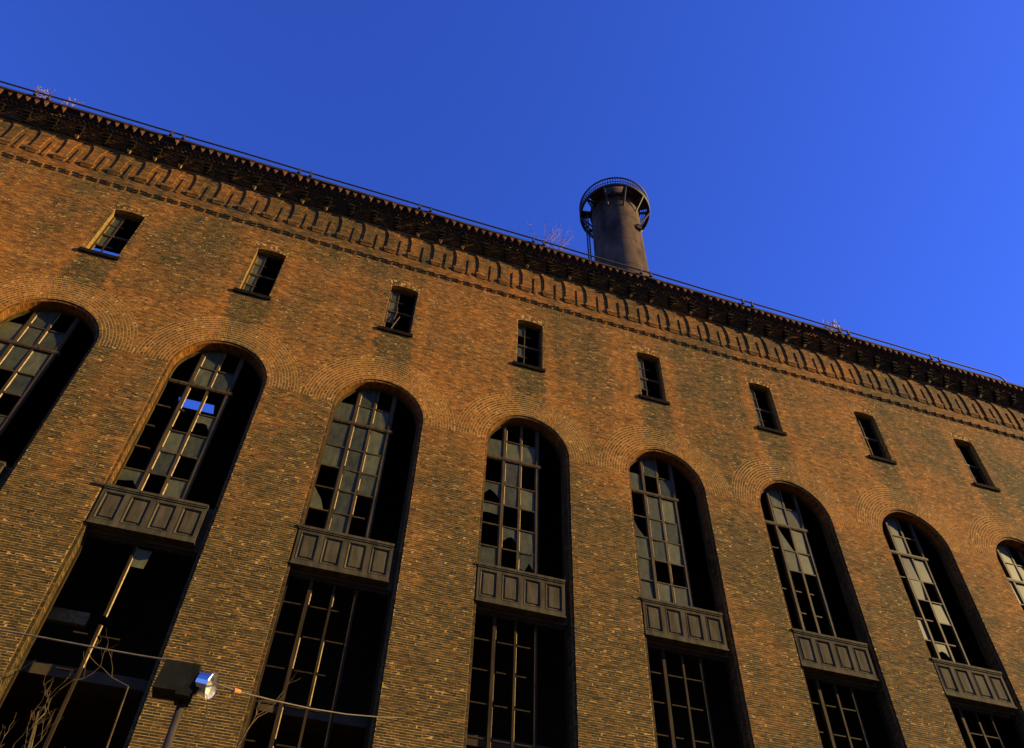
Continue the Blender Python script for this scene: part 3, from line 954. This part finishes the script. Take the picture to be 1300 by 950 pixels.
# dentil rows
for z0, yy, w_ in ((31.575, -0.53, 0.105), (31.665, -0.56, 0.105)):
    core.box(X0, X1, yy + 0.07, 0.30, z0, z0 + 0.088)
    x = -6.5 + (0.11 if z0 > 31.6 else 0)
    while x < 60.5:
        if random.random() > 0.04:
            put((x, yy + 0.08, z0 + 0.042), (w_ / 2, 0, 0), (0, 0, 0.036), (0, -0.085 + random.gauss(0, 0.006), 0), random.betavariate(2, 1.5))
        x += 0.20
core.box(X0, X1, -0.57, 0.3, 31.754, 31.80)
core.box(X0, X1, -0.61, 0.3, 31.801, 32.04)
core.build('corbel_core', M_COPING, BLD)
o = link('corbel_brickwork', bricks_mesh('corbel_brickwork', *map(np.array, (Cs, Us, Vs, Ws, Ts)), back=True), M_SOOTSHADEBRICK, BLD)
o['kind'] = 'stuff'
# wedge corbels under the coping
m = MB()
pts = [(0.02, 31.80), (0.105, 32.02), (0.105, 32.038), (-0.105, 32.038), (-0.105, 32.02), (-0.02, 31.80)]
m.prism(pts[::-1][::-1], -0.80, -0.63)
me = m.mesh('wedge_corbel'); me.materials.append(M_TERRA)
x = -5.6
while x < 60:
    if random.random() > 0.07:
        link('wedge_corbel', me, None, BLD, (x + random.gauss(0, .012), random.gauss(0, .018), random.gauss(0, .014)))
    x += 0.372
cp = MB()
x = X0
while x < X1:
    w_ = random.uniform(1.1, 1.5)
    d_ = random.gauss(0, 0.006)
    cp.hexa([(x + .004, -0.83 + d_, 32.04), (min(x + w_, X1) - .004, -0.83 + d_, 32.04), (min(x + w_, X1) - .004, 0.5, 32.04), (x + .004, 0.5, 32.04)],
            [(x + .004, -0.845 + d_, 32.145), (min(x + w_, X1) - .004, -0.845 + d_, 32.145), (min(x + w_, X1) - .004, 0.5, 32.19), (x + .004, 0.5, 32.19)])
    x += w_
cp.build('coping', M_COPING, BLD)
# pipe along the roof edge on paired stubs
pp = MB()
pts = [(x, -0.88, 32.42 + 0.012 * math.sin(x * 0.9)) for x in np.arange(-8, 50.4, 0.8)] + [(50.4, -0.88, 32.42), (50.75, -0.88, 32.38), (51.0, -0.86, 32.25), (51.05, -0.82, 32.1)]
pp.tube(pts, 0.042, 8)
rail = pp.build('roof_pipe', M_PIPE, BLD, smooth=True)
m = MB(); m.box(-0.045, 0.045, -0.05, 0.05, -0.28, 0.045); m.box(-0.07, 0.07, -0.03, 0.07, -0.275, -0.22); m.tube([(0, -0.001, -.01), (0, 0.001, 0.09)], 0.05, 8)
me = m.mesh('pipe_stub'); me.materials.append(M_PIPE)
for k in range(-1, 9):
    for d in (-0.27, 0.27):
        link('pipe_stub', me, None, rail, (k * S + d + 0.05, -0.88, 32.42))

# ------------------------------------------------------------------ smokestack behind the roof edge
SY = 8.0
top_c = ray_at_y(780.5, 273, SY)
SX, SZ = top_c[0], top_c[2]
def pxm(p):          # pixels per metre across, at a point
    a, b = project([p, np.array(p) + CR[0] * 0.1])[0]
    return abs(b - a) / 0.1
pm = pxm(top_c)
RR = 43.0 / pm                     # walkway radius
RS = 29.5 / pm                     # stack radius at the top
STK = link('smokestack', None, loc=(SX, SY, 31.6))
tag(STK, 'rusty round steel smokestack ringed by a railed walkway, rising behind the roof edge', 'chimney')
st = MB()
nseg = 48
RB = RS * 1.06
zs_ = [31.6 + 3.1 * q for q in range(8)]
prof = [(RB, 31.6), (RS, SZ), (RS, SZ + 1.7)]
prof += [(RS - 0.08, SZ + 1.7), (RS - 0.08, SZ - 1.5)]
vs, fs = [], []
for r, z in prof:
    for q in range(nseg):
        t_ = 2 * math.pi * q / nseg
        vs.append((r * math.cos(t_), r * math.sin(t_), z - 31.6))
for i_ in range(len(prof) - 1):
    for q in range(nseg):
        q2 = (q + 1) % nseg
        fs.append((i_ * nseg + q, i_ * nseg + q2, (i_ + 1) * nseg + q2, (i_ + 1) * nseg + q))
st.add(vs, fs)
shaft = link('stack_shell', st.mesh('stack_shell', True), M_STACK, STK, (SX, SY, 31.6))
def band(z):
    m = MB(); r = RB + (RS - RB) * (z - 31.6) / (SZ - 31.6)
    vs, fs = [], []
    pr = [(r - 0.01, z - 0.045), (r + 0.012, z - 0.04), (r + 0.012, z + 0.04), (r - 0.01, z + 0.045)]
    for rr_, zz_ in pr:
        for q in range(nseg):
            t_ = 2 * math.pi * q / nseg; vs.append((rr_ * math.cos(t_), rr_ * math.sin(t_), zz_ - 31.6))
    for i_ in range(3):
        for q in range(nseg):
            q2 = (q + 1) % nseg; fs.append((i_ * nseg + q, i_ * nseg + q2, (i_ + 1) * nseg + q2, (i_ + 1) * nseg + q))
    m.add(vs, fs)
    link('stack_band', m.mesh('stack_band'), M_STACK, STK, (SX, SY, 31.6))
for z in zs_[1:]:
    if z < SZ + 1: band(z)
m = MB()
def ringtube(m, r, z, rad, n=64, k=6):
    pts = [(r * math.cos(2 * math.pi * q / n), r * math.sin(2 * math.pi * q / n), z) for q in range(n + 1)]
    m.tube(pts, rad, k, cap=False)
ringtube(m, RR, 0, 0.10)
ringtube(m, RR - 0.02, 0.16, 0.10)
ringtube(m, RS + 0.05, 0.0, 0.09)
m.build('walkway_ring', M_STEEL, STK, (SX, SY, SZ), True)
m = MB()
for q in range(1, 6):
    r = RS + (RR - RS) * q / 6
    pts = [(r * math.cos(math.radians(t_)), r * math.sin(math.radians(t_)), 0.05) for t_ in range(-75, 135, 5)]
    m.tube(pts, 0.028, 4)
m.build('walkway_grating', M_STEEL, STK, (SX, SY, SZ), True)
HR = 1.05
m = MB(); ringtube(m, RR + 0.03, HR, 0.07); ringtube(m, RR + 0.02, HR * 0.5, 0.03)
rl = m.build('handrail', M_STEEL, STK, (SX, SY, SZ), True)
m = MB(); m.tube([(0, 0, 0), (0, 0, HR)], 0.028, 5)
me = m.mesh('baluster'); me.materials.append(M_STEEL)
for q in range(84):
    t_ = 2 * math.pi * q / 84
    link('baluster', me, None, rl, (SX + (RR + .01) * math.cos(t_), SY + (RR + .01) * math.sin(t_), SZ))
for q in range(10):
    t_ = 2 * math.pi * (q + 0.35) / 10
    m = MB()
    e = Vector((math.cos(t_), math.sin(t_), 0)); s_ = Vector((-math.sin(t_), math.cos(t_), 0)) * 0.07
    a, b, c_ = e * (RS - 0.02), e * RR, e * (RS - 0.02) + Vector((0, 0, -1.5))
    up = Vector((0, 0, 0.08))
    m.hexa([a - s_ - up, b - s_ - up, b + s_ - up, a + s_ - up], [a - s_ + up, b - s_ + up, b + s_ + up, a + s_ + up])
    m.tube([c_, e * (RR * 0.75 + RS * 0.25) + Vector((0, 0, -0.45)), b - Vector((0, 0, 0.08))], 0.075, 6)
    link('walkway_bracket', m.mesh('walkway_bracket'), M_STEEL, STK, (SX, SY, SZ))
# a few grating plates are left on the walkway, left and near side
for a0, a1 in ((150, 168), (196, 232), (262, 330)):
    m = MB()
    for q in range(6):
        t0 = math.radians(a0 + (a1 - a0) * q / 6); t1 = math.radians(a0 + (a1 - a0) * (q + 1) / 6)
        Pp = lambda r, t, z: (r * math.cos(t), r * math.sin(t), z)
        m.hexa([Pp(RS, t0, 0.085), Pp(RR, t0, 0.085), Pp(RR, t1, 0.085), Pp(RS, t1, 0.085)], [Pp(RS, t0, 0.11), Pp(RR, t0, 0.11), Pp(RR, t1, 0.11), Pp(RS, t1, 0.11)])
    m.build('walkway_plate', M_STEEL, STK, (SX, SY, SZ))
# ladder down the left side
ldx, ldy = -CR[0][0] * (RB + 0.28) / math.hypot(CR[0][0], CR[0][1]), -CR[0][1] * (RB + 0.28) / math.hypot(CR[0][0], CR[0][1])
m = MB()
for d in (-0.2, 0.2):
    m.tube([(ldx, ldy + d, 0), (ldx, ldy + d, 31.6 - SZ)], 0.05, 5)
z = -0.3
while z > 31.6 - SZ:
    m.tube([(ldx, ldy - 0.2, z), (ldx, ldy + 0.2, z)], 0.02, 4); z -= 0.35
m.build('ladder', M_STEEL, STK, (SX, SY, SZ))
# hatch box on the near side
m = MB(); t_ = math.radians(-62)
hx, hy = RS * 1.02 * math.cos(t_), RS * 1.02 * math.sin(t_)
m.box(hx - 0.18, hx + 0.18, hy - 0.2, hy + 0.2, -4.1, -3.7); m.box(hx - 0.22, hx + 0.22, hy - 0.24, hy + 0.2, -3.7, -3.64)
m.build('hatch_box', M_STACK, STK, (SX, SY, SZ))

# ------------------------------------------------------------------ weeds on the roof edge
def weed(name, u_, v_, height, spread, stems, mat, label, leaf=0.03, seed=1):
    rd = random.Random(seed)
    base = ray_at_y(u_, v_, -0.6)
    bz_ = 32.15
    m = MB()
    for i_ in range(stems):
        a = rd.uniform(-1, 1)
        x, y, z = rd.uniform(-spread, spread), rd.uniform(-.1, .1), 0.0
        h = height * rd.uniform(.5, 1.0)
        pts = [(x, y, z)]
        for q in range(4):
            x += a * h * 0.12 + rd.uniform(-.05, .05); y += rd.uniform(-.04, .04); z += h / 4
            pts.append((x, y, z))
        m.tube(pts, [0.014, 0.012, 0.010, 0.008, 0.005], 4)
        for q in range(1, 5):
            for _ in range(3):
                p = Vector(pts[q]); d = Vector((rd.uniform(-1, 1), rd.uniform(-1, 1), rd.uniform(0.2, 1))) * h * 0.16
                m.tube([p, p + d], [0.006, 0.004], 3)
                for _l in range(2):
                    e = p + d * rd.uniform(.6, 1.1); s_ = leaf * rd.uniform(.6, 1.5)
                    n1 = Vector((rd.uniform(-1, 1), rd.uniform(-1, 1), rd.uniform(-1, 1))).normalized() * s_
                    n2 = n1.orthogonal().normalized() * s_ * 0.6
                    m.add([e - n1, e - n2, e + n1, e + n2], [(0, 1, 2, 3)])
    o = m.build(name, mat, None, (base[0], -0.45, bz_))
    tag(o, label, 'weed', 'weeds growing along the roof edge')
weed('roof_weed', 62, 124, 1.5, 0.75, 9, M_WEED, 'pinkish dry weed on the roof edge at the far left end', 0.04, 3)
weed('roof_weed', 368, 212, 0.5, 0.25, 3, M_WEED, 'thin faint weed stalks on the roof edge above the second small window', 0.02, 4)
weed('roof_weed', 706, 318, 2.7, 0.75, 10, M_WEED, 'tall pale bare weed on the roof edge just left of the smokestack', 0.018, 5)
weed('roof_weed', 1060, 416, 1.35, 0.5, 8, M_WEEDY, 'yellow leafy weed clump on the roof edge right of the smokestack', 0.09, 6)
weed('roof_weed', 1155, 446, 0.5, 0.25, 4, M_WEED, 'small pink weed on the roof edge near the right end of the pipe', 0.05, 8)

# ------------------------------------------------------------------ bare sapling, cable and floodlight in front of the wall, lower left
TY = -12.0
tb = ray_at_y(112, 935, TY)
TREE = link('bare_sapling', None, loc=(tb[0], TY, GZ))
tag(TREE, 'leafless sapling with thin kinked twigs in front of the dark lower left window', 'tree')
rd = random.Random(21)
trunk, crown = MB(), MB()
H0 = tb[2] - GZ
tip = []
for i_ in range(7):
    ang = rd.uniform(0, 6.28)
    pts, rr_ = [], []
    x = y = 0
    for q in range(9):
        z = (H0 + 0.1 + 0.25 * rd.random()) * q / 8 if q == 8 else H0 * q / 8
        x = 0.25 + 1.35 * math.cos(ang) * (q / 8) ** 1.6 + rd.uniform(-.03, .03); y = 0.6 * math.sin(ang) * (q / 8) ** 1.6
        pts.append((x, y, z)); rr_.append(0.026 * (1 - q / 8) + 0.009)
    trunk.tube(pts, rr_, 6)
    tip.append(Vector(pts[-1])); tip.append(Vector(pts[-2])); tip.append(Vector(pts[-3]))
def grow(p, d, l, r, lev):
    pts = [p]; dd = d.copy(); q = p.copy()
    for _ in range(3):
        dd = (dd + Vector((rd.uniform(-.5, .5), rd.uniform(-.4, .4), rd.uniform(-.15, .45)))).normalized()
        q = q + dd * l / 3; pts.append(q.copy())
    crown.tube(pts, [r, r * .85, r * .7, r * .5], 4)
    if lev > 0:
        for _ in range(rd.choice((1, 2, 2))):
            b_ = pts[rd.choice((1, 2, 3))]
            grow(b_, (dd + Vector((rd.uniform(-1.1, 1.1), rd.uniform(-.7, .7), rd.uniform(-.1, .5)))).normalized(), l * 0.72, r * .72, lev - 1)
for t_ in tip:
    for _ in range(1):
        grow(t_, Vector((rd.uniform(-.8, .8), rd.uniform(-.5, .5), rd.uniform(.3, 1))).normalized(), rd.uniform(.3, .5), 0.008, 3)
trunk.build('trunk', M_TWIG, TREE, (tb[0], TY, GZ))
crown.build('crown', M_TWIG, TREE, (tb[0], TY, GZ))

FY = -8.0
fp = ray_at_y(239, 866, FY)
cz_ = ray_at_y(160, 829, FY)[2]
cb = MB()
cb.tube([(x, FY - 0.05, cz_ - 0.02 + 0.00015 * (x - 8) ** 2 + 0.012 * math.sin(x * 1.7)) for x in np.arange(-22, 14.9, 0.5)] + [(14.9, FY - .05, cz_ - 0.03), (fp[0], FY - 0.02, fp[2] + 0.30)], 0.014, 6)
tag(cb.build('cable', M_CABLE, smooth=True), 'thin slack cable crossing in front of the lower left window to the floodlight', 'cable')
FL = link('floodlight', None, loc=(fp[0], FY, GZ))
tag(FL, 'dark floodlight with a bright polished reflector on a pole at the lower left', 'lamp')
m = MB()
m.tube([(0, 0.1, 0), (0, 0.1, fp[2] - GZ - 0.28)], [0.09, 0.06], 10)
m.build('pole', M_STEEL, FL, (fp[0], FY, GZ), True)
m = MB()
x0, x1 = -0.48, 0.12
m.hexa([(x0, -0.20, -0.24), (x1, -0.20, -0.24), (x1, 0.22, -0.24), (x0, 0.22, -0.24)], [(x0 + .05, -0.16, 0.235), (x1, -0.16, 0.235), (x1, 0.18, 0.235), (x0 + .05, 0.18, 0.235)])
m.box(-0.12, 0.10, -0.22, 0.24, -0.30, -0.245)
hsg = m.build('housing', M_HOUSING, FL, (fp[0], FY, fp[2]))
HD = Vector((0.93, -0.30, -0.20)).normalized()                 # where the lamp's mouth points
HQ = HD.to_track_quat('X', 'Z')
def bowl(m, prof, n_=20):
    for i_ in range(n_):
        t0, t1 = 2 * math.pi * i_ / n_, 2 * math.pi * (i_ + 1) / n_
        for (xa, ra), (xb, rb) in zip(prof[:-1], prof[1:]):
            Q = lambda x, r, t: HQ @ Vector((x, r * math.cos(t), r * math.sin(t)))
            m.add([Q(xa, ra, t0), Q(xb, rb, t0), Q(xb, rb, t1), Q(xa, ra, t1)], [(0, 1, 2, 3)], 0.5)
hp = (fp[0] + 0.20, FY - 0.02, fp[2])
m = MB(); bowl(m, [(-0.12, 0.11), (-0.02, 0.19), (0.10, 0.20), (0.16, 0.205), (0.17, 0.22), (0.19, 0.22), (0.20, 0.205), (0.19, 0.195)])
head = m.build('reflector', M_CHROME, FL, hp, True)
m = MB(); bowl(m, [(0.189, 0.196), (0.12, 0.17), (0.05, 0.09), (0.04, 0.001)])
link('reflector_bowl', m.mesh('reflector_bowl', True), M_ENAMEL, head, hp)
WZ = (9.0 - fp[2]) / 4.57
cb = MB()
cb.tube([(fp[0] + 0.4, FY, fp[2] + 0.05)] + [(fp[0] + 0.4 + q * 1.0, FY + q * 1.75, fp[2] + 0.02 + q * WZ - 0.14 * math.sin(math.pi * q / 4.57)) for q in (0.4, 1.0, 1.8, 2.7, 3.6, 4.56)], 0.012, 6)
c2 = cb.build('cable', M_CABLE, smooth=True)
tag(c2, 'cable running from the floodlight to the brick pier with an orange insulator', 'cable')
m = MB(); m.tube([(fp[0] + 0.70, FY + 0.53, fp[2] + 0.02 + 0.3 * WZ - 0.028), (fp[0] + 0.80, FY + 0.70, fp[2] + 0.02 + 0.4 * WZ - 0.037)], [0.04, 0.04], 10)
m.build('insulator', M_CERAMIC, c2)
